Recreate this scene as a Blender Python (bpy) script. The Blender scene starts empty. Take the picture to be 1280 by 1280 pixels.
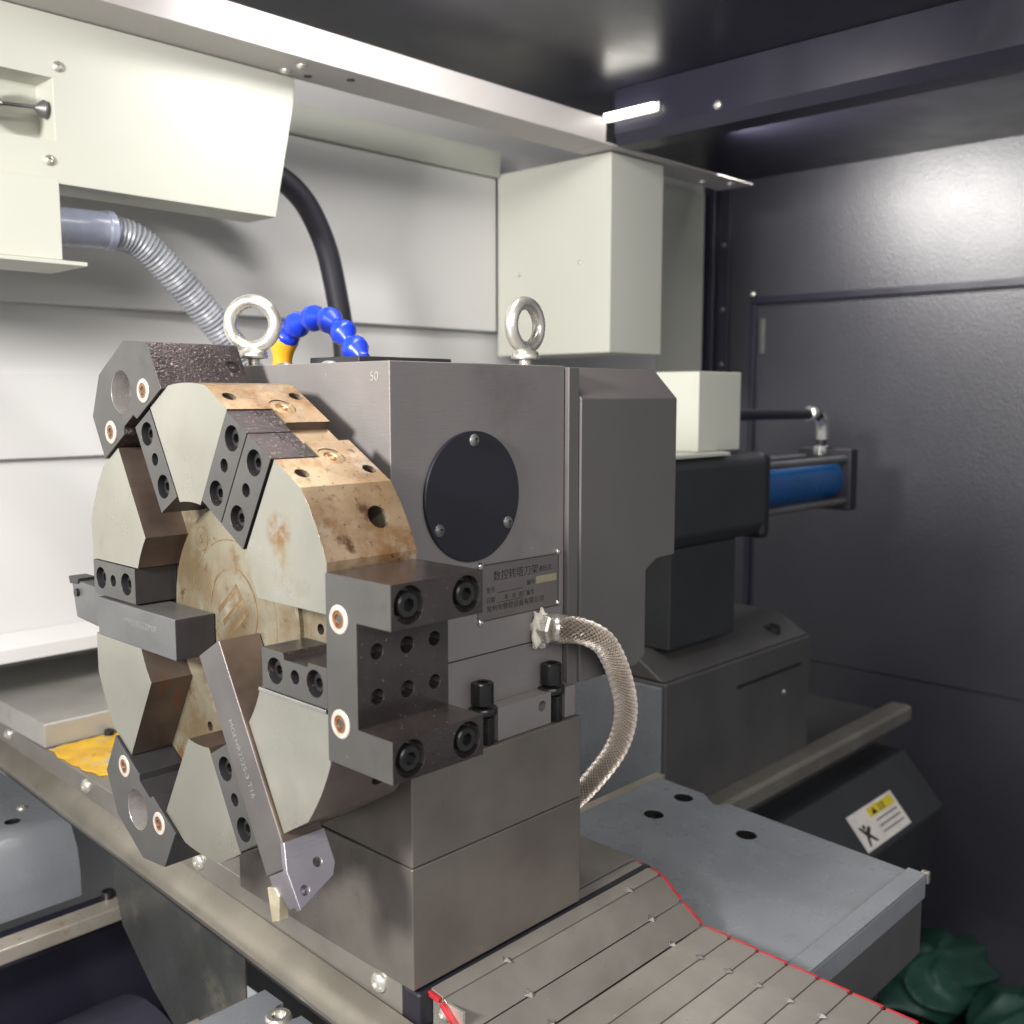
import bpy, bmesh, math, random
from mathutils import Vector, Matrix
random.seed(7)
S = 0.001                       # all measures below are in millimetres
scene = bpy.context.scene
COL = scene.collection

# ------------------------------------------------------------------ camera
YAW = math.radians(43.7); PITCH = math.atan(145 / 1280)
cam_d = bpy.data.cameras.new('camera'); cam = bpy.data.objects.new('camera', cam_d); COL.objects.link(cam)
F = Vector((math.cos(YAW), math.sin(YAW), 0)); R = Vector((math.sin(YAW), -math.cos(YAW), 0)); Z = Vector((0, 0, 1))
fw = math.cos(PITCH) * F - math.sin(PITCH) * Z; up = math.sin(PITCH) * F + math.cos(PITCH) * Z
cam.matrix_world = Matrix((( R.x, up.x, -fw.x, 0), (R.y, up.y, -fw.y, 0), (R.z, up.z, -fw.z, 0), (0, 0, 0, 1)))
cam_d.sensor_width = 36; cam_d.lens = 36; cam_d.clip_start = 0.02; cam_d.clip_end = 50
cam_d.dof.use_dof = True; cam_d.dof.focus_distance = 0.74; cam_d.dof.aperture_fstop = 9.0
scene.camera = cam

# ------------------------------------------------------------------ light
world = bpy.data.worlds.new('World'); scene.world = world; world.use_nodes = True
bg = world.node_tree.nodes['Background']; bg.inputs[0].default_value = (0.95, 0.97, 1, 1); bg.inputs[1].default_value = 0.37
def area(name, loc, target, sx, sy, power, col=(1, 0.97, 0.92)):
    l = bpy.data.lights.new(name, 'AREA'); l.shape = 'RECTANGLE'; l.size = sx * S; l.size_y = sy * S; l.energy = power; l.color = col
    o = bpy.data.objects.new(name, l); COL.objects.link(o); o.location = Vector(loc) * S
    o.rotation_euler = (Vector(target) - Vector(loc)).to_track_quat('-Z', 'Y').to_euler()
    return o
area('work_lamp', (-650, 430, 300), (1000, 700, -120), 220, 170, 24.0, (1, 0.97, 0.93))
area('glare_fill', (1470, 900, 440), (1994, 300, 200), 340, 90, 8.0, (1, 0.97, 0.93))  # added light, hidden behind the roof rail, for the side-wall glare
area('roof_lamp', (430, 540, 452), (480, 450, -300), 420, 90, 2.8, (1, 0.96, 0.90))
area('wall_fill', (800, 790, 455), (1150, 1300, -50), 420, 60, 2.7, (1, 0.97, 0.95))  # added out-of-view fill that brightens the back wall
area('shop_light', (-700, -1000, 900), (600, 700, -200), 2200, 1200, 36, (1, 0.96, 0.93))
vs = scene.view_settings; vs.view_transform = 'Standard'; vs.look = 'None'; vs.exposure = 0.3; vs.gamma = 1.0
scene.render.engine = 'CYCLES'

# ------------------------------------------------------------------ materials
def lk(nt, a, b): nt.links.new(a, b)
def pm(name, c1, c2=None, scale=8, rough=0.5, rvar=0.1, metal=0.0, bump=0.0, bscale=200, stretch=(1, 1, 1), stain=None, speck=None, spec=0.5, contrast=(0.35, 0.65), coat=0, emit=None, spots=(), aniso=0):
    m = bpy.data.materials.new(name); m.use_nodes = True; nt = m.node_tree; b = nt.nodes['Principled BSDF']
    tc = nt.nodes.new('ShaderNodeTexCoord')
    def noise(sc, detail=5, st=None, rg=0.55, off=0):
        mp = nt.nodes.new('ShaderNodeMapping'); lk(nt, tc.outputs['Object'], mp.inputs[0])
        mp.inputs['Location'].default_value = (off, off * .7, off * .3)
        if st: mp.inputs['Scale'].default_value = st
        n = nt.nodes.new('ShaderNodeTexNoise'); n.inputs['Scale'].default_value = sc; n.inputs['Detail'].default_value = detail; n.inputs['Roughness'].default_value = rg
        lk(nt, mp.outputs[0], n.inputs['Vector']); return n.outputs['Fac']
    def ramp(fac, a, bb):
        r = nt.nodes.new('ShaderNodeMapRange'); r.inputs[1].default_value = a; r.inputs[2].default_value = bb; r.clamp = True
        r.interpolation_type = 'SMOOTHSTEP'
        lk(nt, fac, r.inputs[0]); return r.outputs[0]
    def mix(fac, a, bcol):
        x = nt.nodes.new('ShaderNodeMix'); x.data_type = 'RGBA'
        if hasattr(fac, 'is_output'): lk(nt, fac, x.inputs[0])
        else: x.inputs[0].default_value = fac
        if hasattr(a, 'is_output'): lk(nt, a, x.inputs[6])
        else: x.inputs[6].default_value = (*a, 1)
        x.inputs[7].default_value = (*bcol, 1); return x.outputs[2]
    c2 = c2 or tuple(v * 0.85 for v in c1)
    col = mix(ramp(noise(scale), *contrast), c1, c2)
    if stain:
        for k, (sc, ssc, lo, hi) in enumerate(stain):
            col = mix(ramp(noise(ssc, 6, None, 0.65, 3.1 + k * 2.3), lo, hi), col, sc)
    if speck:
        sc, ssc, lo, hi = speck
        col = mix(ramp(noise(ssc, 3, None, 0.7, 9.7), lo, hi), col, sc)
    for (cx, cy, cz), (r0, r1), sc, sn in spots:
        d = nt.nodes.new('ShaderNodeVectorMath'); d.operation = 'DISTANCE'; lk(nt, tc.outputs['Object'], d.inputs[0]); d.inputs[1].default_value = (cx * S, cy * S, cz * S)
        near = ramp(d.outputs['Value'], r1 * S, r0 * S)
        mu = nt.nodes.new('ShaderNodeMath'); mu.operation = 'MULTIPLY'; lk(nt, near, mu.inputs[0]); lk(nt, ramp(noise(sn, 6, None, 0.65, 7.1), .42, .6), mu.inputs[1])
        col = mix(mu.outputs[0], col, sc)
    lk(nt, col, b.inputs['Base Color'])
    rr = nt.nodes.new('ShaderNodeMapRange'); lk(nt, noise(scale * 2.3, 4, None, 0.6, 5.5), rr.inputs[0])
    rr.inputs[1].default_value = .25; rr.inputs[2].default_value = .75; rr.inputs[3].default_value = max(0.03, rough - rvar); rr.inputs[4].default_value = min(1, rough + rvar)
    lk(nt, rr.outputs[0], b.inputs['Roughness'])
    b.inputs['Metallic'].default_value = metal
    b.inputs['Specular IOR Level'].default_value = spec
    if coat: b.inputs['Coat Weight'].default_value = coat; b.inputs['Coat Roughness'].default_value = 0.15
    if bump:
        bp = nt.nodes.new('ShaderNodeBump'); bp.inputs['Strength'].default_value = bump; bp.inputs['Distance'].default_value = 0.001
        lk(nt, noise(bscale, 3, stretch, 0.6, 1.7), bp.inputs['Height']); lk(nt, bp.outputs[0], b.inputs['Normal'])
    if aniso:
        tg = nt.nodes.new('ShaderNodeTangent'); tg.direction_type = 'RADIAL'; tg.axis = 'X'; lk(nt, tg.outputs[0], b.inputs['Tangent']); b.inputs['Anisotropic'].default_value = aniso
    if emit:
        b.inputs['Emission Color'].default_value = (*emit[0], 1); b.inputs['Emission Strength'].default_value = emit[1]
    return m
M = {}
M['white'] = pm('cream_powder_coat', (0.55, 0.555, 0.49), (0.52, 0.525, 0.46), 3, 0.42, 0.06, bump=0.05, bscale=900, stain=[((0.52, 0.515, 0.45), 6, 0.62, 0.8)])
M['beam'] = pm('light_tinted_beam_paint', (0.50, 0.47, 0.455), (0.47, 0.44, 0.425), 3, 0.4, 0.06, bump=0.05, bscale=900)  # pinkish tint of the light falling on the beam, put into its colour
M['wallwhite'] = pm('white_sheet_metal', (0.66, 0.655, 0.645), (0.63, 0.622, 0.61), 2, 0.45, 0.06, bump=0.05, bscale=700, stain=[((0.58, 0.57, 0.545), 5, 0.62, 0.8)])
M['navy'] = pm('dark_powder_coat', (0.030, 0.030, 0.040), (0.025, 0.025, 0.034), 4, 0.40, 0.03, bump=0.7, bscale=280, stretch=(1, 1, .6), spec=0.8)
M['navysmooth'] = pm('dark_gloss_paint', (0.021, 0.020, 0.034), (0.017, 0.016, 0.028), 5, 0.33, 0.06, bump=0.06, bscale=120)
M['disc'] = pm('ground_steel', (0.46, 0.455, 0.395), (0.39, 0.38, 0.325), 9, 0.32, 0.1, metal=0.8, bump=0.03, bscale=160, stretch=(1, 7, .5), aniso=0.5,
               stain=[((0.35, 0.33, 0.25), 16, 0.60, 0.74)], speck=((0.30, 0.27, 0.2), 420, 0.68, 0.73),
               spots=[((-33, -103, 72), (4, 17), (0.36, 0.20, 0.07), 70), ((-33, -106, 52), (4, 16), (0.42, 0.32, 0.18), 50), ((-33, -60, 30), (5, 40), (0.36, 0.32, 0.22), 40)])
M['rim'] = pm('stained_steel_rim', (0.50, 0.37, 0.245), (0.37, 0.235, 0.125), 20, 0.36, 0.12, metal=0.6, bump=0.16, bscale=900,
              stain=[((0.27, 0.14, 0.055), 28, 0.46, 0.66), ((0.55, 0.46, 0.39), 22, 0.56, 0.72), ((0.14, 0.075, 0.04), 60, 0.57, 0.72)], speck=((0.06, 0.04, 0.035), 380, 0.63, 0.69))
M['shadedrim'] = pm('clean_shaded_rim_steel', (0.20, 0.17, 0.155), (0.155, 0.13, 0.12), 16, 0.36, 0.08, metal=0.6, bump=0.1, bscale=400, stain=[((0.20, 0.115, 0.06), 26, 0.6, 0.74)])  # lower rim: steel without rust, its shadow also painted into the darker tone
M['slot'] = pm('machined_slot_steel', (0.165, 0.125, 0.10), (0.10, 0.072, 0.06), 20, 0.45, 0.08, metal=0.6, bump=0.15, bscale=260, stretch=(0.2, 1, 1),
               stain=[((0.25, 0.09, 0.03), 28, 0.60, 0.72)])
M['hub'] = pm('oily_hub_steel', (0.285, 0.26, 0.19), (0.20, 0.15, 0.088), 26, 0.28, 0.1, metal=0.5, bump=0.08, bscale=300, stretch=(1, .15, 1),
              stain=[((0.20, 0.11, 0.04), 34, 0.54, 0.70), ((0.46, 0.43, 0.35), 18, 0.56, 0.7), ((0.13, 0.06, 0.02), 60, 0.60, 0.72)])
M['logo'] = pm('logo_stain', (0.17, 0.105, 0.05), (0.26, 0.19, 0.115), 120, 0.45, 0.1, metal=0.4)
M['oxide'] = pm('black_oxide', (0.042, 0.041, 0.045), (0.034, 0.033, 0.036), 20, 0.36, 0.08, metal=0.35, bump=0.05, bscale=600)
M['oxidefront'] = pm('black_oxide_lit', (0.100, 0.098, 0.093), (0.084, 0.082, 0.078), 16, 0.36, 0.09, metal=0.4, bump=0.05, bscale=500, speck=((0.26, 0.25, 0.24), 520, 0.70, 0.74), stain=[((0.065, 0.062, 0.058), 12, 0.55, 0.7)])  # front faces: light they reflect is put into a paler base colour
M['oxideworn'] = pm('worn_black_oxide', (0.075, 0.058, 0.060), (0.050, 0.040, 0.042), 25, 0.30, 0.1, metal=0.45, bump=0.35, bscale=500,
                    speck=((0.27, 0.215, 0.21), 380, 0.58, 0.68))
M['bore'] = pm('honed_bore', (0.62, 0.58, 0.56), (0.46, 0.43, 0.41), 30, 0.26, 0.08, metal=0.6, bump=0.2, bscale=120, stretch=(4, .2, .2))
M['oxideside'] = pm('oily_black_oxide', (0.066, 0.054, 0.053), (0.048, 0.039, 0.039), 30, 0.17, 0.06, metal=0.5, bump=0.14, bscale=350, speck=((0.35, 0.29, 0.28), 420, 0.67, 0.71))
M['screw'] = pm('screw_black', (0.045, 0.042, 0.042), (0.03, 0.03, 0.03), 80, 0.28, 0.08, metal=0.6)
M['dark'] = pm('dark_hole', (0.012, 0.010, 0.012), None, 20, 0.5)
M['body'] = pm('housing_grey', (0.235, 0.219, 0.214), (0.212, 0.197, 0.193), 9, 0.44, 0.13, metal=0.3, bump=0.14, bscale=420, stretch=(0.25, 0.25, 1.6), speck=((0.42, 0.40, 0.38), 210, 0.735, 0.75), stain=[((0.165, 0.15, 0.145), 7, 0.55, 0.75)])
M['cover'] = pm('rear_cover_grey', (0.125, 0.116, 0.116), (0.112, 0.104, 0.104), 5, 0.42, 0.05, metal=0.15, bump=0.05, bscale=700)
M['block'] = pm('ground_riser_steel', (0.225, 0.205, 0.184), (0.17, 0.153, 0.138), 12, 0.36, 0.12, metal=0.6, bump=0.05, bscale=400, stretch=(1, 1, .3), contrast=(0.3, 0.7), stain=[((0.10, 0.088, 0.078), 9, 0.52, 0.7), ((0.26, 0.235, 0.205), 16, 0.62, 0.75)])
M['plate'] = pm('black_cover_plate', (0.012, 0.012, 0.020), (0.010, 0.010, 0.016), 10, 0.42, 0.05)
M['zinc'] = pm('zinc_plate', (0.70, 0.68, 0.62), (0.55, 0.53, 0.47), 60, 0.3, 0.1, metal=0.75, bump=0.2, bscale=400)
M['chrome'] = pm('bright_steel', (0.72, 0.71, 0.68), (0.6, 0.59, 0.56), 40, 0.2, 0.06, metal=0.95)
M['steel'] = pm('tool_steel', (0.165, 0.166, 0.166), (0.14, 0.14, 0.14), 25, 0.42, 0.06, metal=0.5, bump=0.05, bscale=700)
M['toolgrey'] = pm('tool_shank_grey', (0.16, 0.152, 0.148), (0.13, 0.122, 0.118), 20, 0.38, 0.06, metal=0.5, bump=0.05, bscale=600)
M['toolend'] = pm('tool_end_dark', (0.065, 0.06, 0.068), (0.05, 0.046, 0.052), 30, 0.4, 0.06, metal=0.5)
M['lilac'] = pm('brushed_blade_steel', (0.36, 0.34, 0.37), (0.31, 0.29, 0.32), 20, 0.33, 0.05, metal=0.75, bump=0.25, bscale=180, stretch=(.3, 6, .3))
M['insert'] = pm('insert_carbide', (0.55, 0.50, 0.36), (0.42, 0.37, 0.26), 80, 0.4, 0.1, metal=0.4)
M['copper'] = pm('copper_core', (0.50, 0.24, 0.11), (0.32, 0.13, 0.06), 200, 0.35, 0.1, metal=0.8)
M['ring'] = pm('pale_plug_ring', (0.58, 0.52, 0.46), (0.48, 0.41, 0.35), 150, 0.35, 0.1, metal=0.3)
M['blue'] = pm('blue_plastic', (0.012, 0.05, 0.62), (0.01, 0.04, 0.52), 60, 0.3, 0.05)
M['orange'] = pm('orange_plastic', (0.80, 0.40, 0.03), (0.75, 0.36, 0.02), 60, 0.35, 0.05)
M['greyhose'] = pm('grey_conduit', (0.30, 0.31, 0.335), (0.25, 0.26, 0.285), 20, 0.38, 0.06, metal=0.2)
M['clear'] = pm('bluish_coupling', (0.36, 0.38, 0.47), (0.30, 0.32, 0.42), 30, 0.25, 0.05)
M['rubber'] = pm('black_rubber', (0.014, 0.013, 0.020), None, 30, 0.5, 0.05)
M['hosecore'] = pm('hose_core', (0.10, 0.08, 0.065), None, 60, 0.6)
M['braid'] = pm('braided_wire', (0.72, 0.65, 0.58), (0.62, 0.55, 0.48), 30, 0.34, 0.06, metal=0.8)
M['sealant'] = pm('thread_tape', (0.72, 0.70, 0.60), (0.6, 0.58, 0.48), 150, 0.6, 0.1, bump=0.5, bscale=500)
M['slat'] = pm('cover_slat_steel', (0.38, 0.35, 0.315), (0.31, 0.285, 0.255), 14, 0.33, 0.07, metal=0.6, bump=0.06, bscale=300, stretch=(.15, 2, 2), speck=((0.6, 0.56, 0.52), 300, 0.70, 0.74))
M['red'] = pm('red_wiper', (0.52, 0.03, 0.04), (0.36, 0.02, 0.025), 60, 0.4, 0.05)
M['castblue'] = pm('blue_grey_casting_paint', (0.235, 0.248, 0.268), (0.20, 0.212, 0.23), 9, 0.28, 0.09, metal=0.15, bump=0.08, bscale=120, stain=[((0.16, 0.16, 0.15), 10, 0.62, 0.75)])
M['trough'] = pm('trough_enamel', (0.045, 0.045, 0.066), (0.038, 0.038, 0.056), 6, 0.25, 0.06)
M['cast'] = pm('grey_casting', (0.13, 0.13, 0.13), (0.10, 0.10, 0.10), 10, 0.42, 0.08, bump=0.1, bscale=150, stain=[((0.09, 0.085, 0.06), 14, 0.58, 0.7)])
M['slide'] = pm('slide_steel', (0.31, 0.295, 0.265), (0.25, 0.235, 0.21), 12, 0.36, 0.08, metal=0.6, bump=0.05, bscale=300)
M['brass'] = pm('wiper_strip_steel', (0.29, 0.265, 0.22), (0.22, 0.20, 0.165), 12, 0.32, 0.08, metal=0.6, bump=0.06, bscale=250)
M['boxgrey'] = pm('pale_steel_cover', (0.44, 0.43, 0.40), (0.38, 0.37, 0.34), 10, 0.36, 0.08, metal=0.35, bump=0.04, bscale=300, stain=[((0.30, 0.28, 0.24), 9, 0.6, 0.75)])
M['way'] = pm('bright_bed_way', (0.55, 0.50, 0.43), (0.45, 0.40, 0.32), 20, 0.32, 0.1, metal=0.6, stain=[((0.28, 0.20, 0.03), 22, 0.60, 0.70)])
M['yellow'] = pm('yellow_grease', (0.80, 0.48, 0.015), (0.62, 0.34, 0.02), 30, 0.22, 0.1, bump=0.9, bscale=70, stain=[((0.52, 0.45, 0.28), 24, 0.56, 0.68), ((0.22, 0.13, 0.03), 60, 0.62, 0.70)])
M['tail'] = pm('tailstock_dark_paint', (0.030, 0.033, 0.037), (0.025, 0.027, 0.030), 8, 0.4, 0.06, bump=0.08, bscale=150)
M['tailgrey'] = pm('tailstock_base_paint', (0.075, 0.073, 0.072), (0.062, 0.06, 0.06), 8, 0.4, 0.06, bump=0.08, bscale=150)
M['cylblue'] = pm('blue_cylinder_tube', (0.008, 0.085, 0.27), (0.006, 0.07, 0.22), 12, 0.3, 0.06)
M['label'] = pm('label_white', (0.72, 0.68, 0.64), None, 30, 0.5)
M['labely'] = pm('label_yellow', (0.70, 0.55, 0.03), None, 30, 0.5)
M['paste'] = pm('faded_sticker', (0.30, 0.275, 0.17), (0.25, 0.23, 0.15), 90, 0.6)
M['ink'] = pm('ink_black', (0.02, 0.018, 0.018), None, 30, 0.5)
M['etch'] = pm('laser_etching', (0.19, 0.188, 0.18), None, 60, 0.6)
M['namep'] = pm('nameplate_aluminium', (0.155, 0.140, 0.135), (0.14, 0.125, 0.12), 30, 0.45, 0.05, metal=0.3)
M['green'] = pm('green_plastic_bag', (0.010, 0.050, 0.036), (0.006, 0.032, 0.023), 14, 0.5, 0.1, bump=1.0, bscale=60)
M['led'] = pm('led_face', (0.9, 0.9, 0.85), None, 30, 0.5, emit=((1, 0.96, 0.88), 9))

# ------------------------------------------------------------------ mesh helpers
WL = {}                                     # world location of every object, mm
def tag(o, label=None, cat=None, group=None, kind=None):
    if label: o['label'] = label
    if cat: o['category'] = cat
    if group: o['group'] = group
    if kind: o['kind'] = kind
    return o
def setparent(o, parent):
    if parent is not None:
        o.parent = parent; o.matrix_parent_inverse = Matrix.Translation(-WL[parent.name] * S)
def thing(name, loc, label, cat, group=None):
    o = bpy.data.objects.new(name, None); COL.objects.link(o); o.location = Vector(loc) * S; o.empty_display_size = .02
    WL[o.name] = Vector(loc); tag(o, label, cat, group); return o
def bm_new(verts, faces):
    bm = bmesh.new(); vs_ = [bm.verts.new(Vector(v)) for v in verts]
    for f in faces: bm.faces.new([vs_[i] for i in f])
    return bm
def finish(name, bm, mats, parent=None, bevel=0, smooth=35, recalc=True, seg=2):
    if recalc: bmesh.ops.recalc_face_normals(bm, faces=bm.faces[:])
    lo = [min(v.co[i] for v in bm.verts) for i in range(3)]; hi = [max(v.co[i] for v in bm.verts) for i in range(3)]
    c = Vector([(lo[i] + hi[i]) / 2 for i in range(3)])
    for v in bm.verts: v.co = (v.co - c) * S
    me = bpy.data.meshes.new(name); bm.to_mesh(me); bm.free()
    if not isinstance(mats, (list, tuple)): mats = [mats]
    for m in mats: me.materials.append(m)
    me.polygons.foreach_set('use_smooth', [True] * len(me.polygons)); me.set_sharp_from_angle(angle=math.radians(smooth))
    o = bpy.data.objects.new(name, me); COL.objects.link(o); o.location = c * S; WL[o.name] = c
    if bevel:
        b = o.modifiers.new('bevel', 'BEVEL'); b.width = bevel * S; b.segments = seg; b.limit_method = 'ANGLE'; b.angle_limit = math.radians(38); b.use_clamp_overlap = True; b.harden_normals = True
    setparent(o, parent)
    return o
def bm_prism(loop0, loop1):
    n = len(loop0)
    return bm_new(list(loop0) + list(loop1), [list(range(n))[::-1], list(range(n, 2 * n))] + [[i, (i + 1) % n, n + (i + 1) % n, n + i] for i in range(n)])
def ax3(axis, p, a):
    return {'x': (a, p[0], p[1]), 'y': (p[0], a, p[1]), 'z': (p[0], p[1], a)}[axis]
def prism_bm(poly, axis, a0, a1): return bm_prism([ax3(axis, p, a0) for p in poly], [ax3(axis, p, a1) for p in poly])
def box_bm(x0, x1, y0, y1, z0, z1): return prism_bm([(x0, y0), (x1, y0), (x1, y1), (x0, y1)], 'z', z0, z1)
def basis(d):
    d = Vector(d).normalized(); a = Vector((0, 0, 1)) if abs(d.z) < .9 else Vector((1, 0, 0))
    e1 = d.cross(a).normalized(); return e1, d.cross(e1).normalized(), d
def cyl_bm(p0, p1, r0, r1=None, n=32):
    p0, p1 = Vector(p0), Vector(p1); e1, e2, d = basis(p1 - p0); r1 = r0 if r1 is None else r1
    ring = lambda p, r: [p + e1 * r * math.cos(2 * math.pi * k / n) + e2 * r * math.sin(2 * math.pi * k / n) for k in range(n)]
    return bm_prism(ring(p0, r0), ring(p1, r1))
def lathe_bm(p0, d, prof, n=24):             # prof: (radius, height) pairs along d
    p0 = Vector(p0); e1, e2, d = basis(d); verts = []; faces = []
    for r, h in prof:
        for k in range(n):
            a = 2 * math.pi * k / n; verts.append(p0 + d * h + (e1 * math.cos(a) + e2 * math.sin(a)) * max(r, .01))
    for i in range(len(prof) - 1):
        for k in range(n):
            faces.append([i * n + k, i * n + (k + 1) % n, (i + 1) * n + (k + 1) % n, (i + 1) * n + k])
    faces.append(list(range(n))[::-1]); faces.append([(len(prof) - 1) * n + k for k in range(n)])
    return bm_new(verts, faces)
def join(*bms):
    out = bms[0]
    for b in bms[1:]:
        me = bpy.data.meshes.new('tmp'); b.to_mesh(me); b.free(); out.from_mesh(me); bpy.data.meshes.remove(me)
    return out
def spline(pts, n=12):
    pts = [Vector(p) for p in pts]; P_ = [pts[0] * 2 - pts[1]] + pts + [pts[-1] * 2 - pts[-2]]; out = []
    for i in range(1, len(P_) - 2):
        for k in range(n):
            t = k / n; a, b, c, d = P_[i - 1:i + 3]
            out.append(.5 * ((2 * b) + (c - a) * t + (2 * a - 5 * b + 4 * c - d) * t * t + (3 * b - a - 3 * c + d) * t ** 3))
    out.append(pts[-1]); return out
def resample(path, step):
    out = [path[0]]; acc = 0
    for a, b in zip(path, path[1:]):
        L = (b - a).length; t = step - acc
        while t <= L: out.append(a + (b - a) * (t / L)); t += step
        acc = (acc + L) % step if L else acc
    return out
def frames(path):
    fr = []; e1 = None
    for i, p in enumerate(path):
        t = (path[min(i + 1, len(path) - 1)] - path[max(i - 1, 0)]).normalized()
        if e1 is None: e1 = basis(t)[0]
        e1 = (e1 - t * e1.dot(t)).normalized(); fr.append((p, e1, t.cross(e1)))
    return fr
def tube_bm(path, rad, n=16):
    verts = []; faces = []; fr = frames(path)
    for i, (p, e1, e2) in enumerate(fr):
        r = rad(i) if callable(rad) else rad
        for k in range(n):
            a = 2 * math.pi * k / n; verts.append(p + e1 * r * math.cos(a) + e2 * r * math.sin(a))
    for i in range(len(fr) - 1):
        for k in range(n): faces.append([i * n + k, i * n + (k + 1) % n, (i + 1) * n + (k + 1) % n, (i + 1) * n + k])
    faces.append(list(range(n))[::-1]); faces.append([(len(fr) - 1) * n + k for k in range(n)])
    return bm_new(verts, faces)
def boolean(bm, cut, op='DIFFERENCE'):
    def tmp(b):
        bmesh.ops.recalc_face_normals(b, faces=b.faces[:])
        me = bpy.data.meshes.new('tmp'); b.to_mesh(me); b.free(); o = bpy.data.objects.new('tmp', me); COL.objects.link(o); return o
    a, c = tmp(bm), tmp(cut)
    md = a.modifiers.new('b', 'BOOLEAN'); md.object = c; md.operation = op; md.solver = 'EXACT'; md.use_self = False
    dg = bpy.context.evaluated_depsgraph_get(); me = bpy.data.meshes.new_from_object(a.evaluated_get(dg))
    out = bmesh.new(); out.from_mesh(me)
    for o in (a, c):
        m = o.data; bpy.data.objects.remove(o); bpy.data.meshes.remove(m)
    bpy.data.meshes.remove(me)
    bmesh.ops.triangulate(out, faces=[f for f in out.faces if len(f.verts) > 4])
    return out
def box(name, x0, x1, y0, y1, z0, z1, mat, parent=None, bevel=0.8, cut=None):
    bm = box_bm(x0, x1, y0, y1, z0, z1)
    if cut is not None: bm = boolean(bm, cut)
    return finish(name, bm, mat, parent, bevel)
def prism(name, poly, axis, a0, a1, mat, parent=None, bevel=0.8, cut=None):
    bm = prism_bm(poly, axis, a0, a1)
    if cut is not None: bm = boolean(bm, cut)
    return finish(name, bm, mat, parent, bevel)
def shear(o, k, y0=500):
    loc = WL[o.name]
    for v in o.data.vertices: v.co.x += ((v.co.y / S + loc.y) - y0) * k * S
    return o
def struct(o): o['kind'] = 'structure'; return o
# shared small hardware: local +Z is out of the surface
def mesh_from(bm, mats, name, smooth=35):
    bmesh.ops.recalc_face_normals(bm, faces=bm.faces[:])
    for v in bm.verts: v.co *= S
    me = bpy.data.meshes.new(name); bm.to_mesh(me); bm.free()
    for m in (mats if isinstance(mats, list) else [mats]): me.materials.append(m)
    me.polygons.foreach_set('use_smooth', [True] * len(me.polygons)); me.set_sharp_from_angle(angle=math.radians(smooth)); return me
def cap_screw_bm(r, h, hexr, depth, chamfer=.8, n=24):
    verts = []; faces = []
    def hexrad(k):
        a = (2 * math.pi * k / n) % (math.pi / 3) - math.pi / 6; return hexr * math.cos(math.pi / 6) / math.cos(a)
    rings = [(lambda k: r, -h), (lambda k: r, -chamfer), (lambda k: r - chamfer, 0), (hexrad, 0), (hexrad, -depth)]
    for f, z in rings:
        for k in range(n):
            a = 2 * math.pi * k / n; verts.append((f(k) * math.cos(a), f(k) * math.sin(a), z))
    for i in range(len(rings) - 1):
        for k in range(n): faces.append([i * n + k, i * n + (k + 1) % n, (i + 1) * n + (k + 1) % n, (i + 1) * n + k])
    faces.append(list(range(n))); faces.append([(len(rings) - 1) * n + k for k in range(n)])
    return bm_new(verts, faces)
def dome_bm(r, h, n=20, sock=0):
    prof = [(r, -1)] + [(r * math.cos(t), h * math.sin(t)) for t in [i * math.pi / 2 / 7 for i in range(7)]]
    if sock: prof = [p for p in prof if p[0] > sock * 1.15] + [(sock, h * .93), (sock * .95, h * .93 - 1.6)]
    return lathe_bm((0, 0, 0), (0, 0, 1), prof, n)
ME = {}
ME['cap'] = mesh_from(cap_screw_bm(5.4, 7, 2.9, 3), M['screw'], 'cap_screw')
ME['capbig'] = mesh_from(cap_screw_bm(7.2, 14, 4.0, 4), M['screw'], 'cap_screw_large')
ME['dome'] = mesh_from(dome_bm(4.2, 2.2, sock=1.7), M['zinc'], 'button_screw')
ME['domedark'] = mesh_from(dome_bm(4.2, 2.2, sock=1.7), M['steel'], 'button_screw_dark')
ME['rivet'] = mesh_from(dome_bm(2.6, 1.8), M['chrome'], 'rivet')
ME['domebig'] = mesh_from(dome_bm(8.0, 5.0, sock=3), M['zinc'], 'button_screw_large')
def inst(name, key, pos, d, parent=None, spin=0, scale=1):
    o = bpy.data.objects.new(name, ME[key]); COL.objects.link(o)
    e1, e2, dd = basis(d); rot = Matrix(((e1.x, e2.x, dd.x, 0), (e1.y, e2.y, dd.y, 0), (e1.z, e2.z, dd.z, 0), (0, 0, 0, 1)))
    if rot.determinant() < 0: rot = Matrix(((e2.x, e1.x, dd.x, 0), (e2.y, e1.y, dd.y, 0), (e2.z, e1.z, dd.z, 0), (0, 0, 0, 1)))
    o.matrix_basis = Matrix.Translation(Vector(pos) * S) @ rot @ Matrix.Rotation(spin, 4, 'Z') @ Matrix.Scale(scale, 4)
    WL[o.name] = Vector(pos); setparent(o, parent); return o
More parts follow.
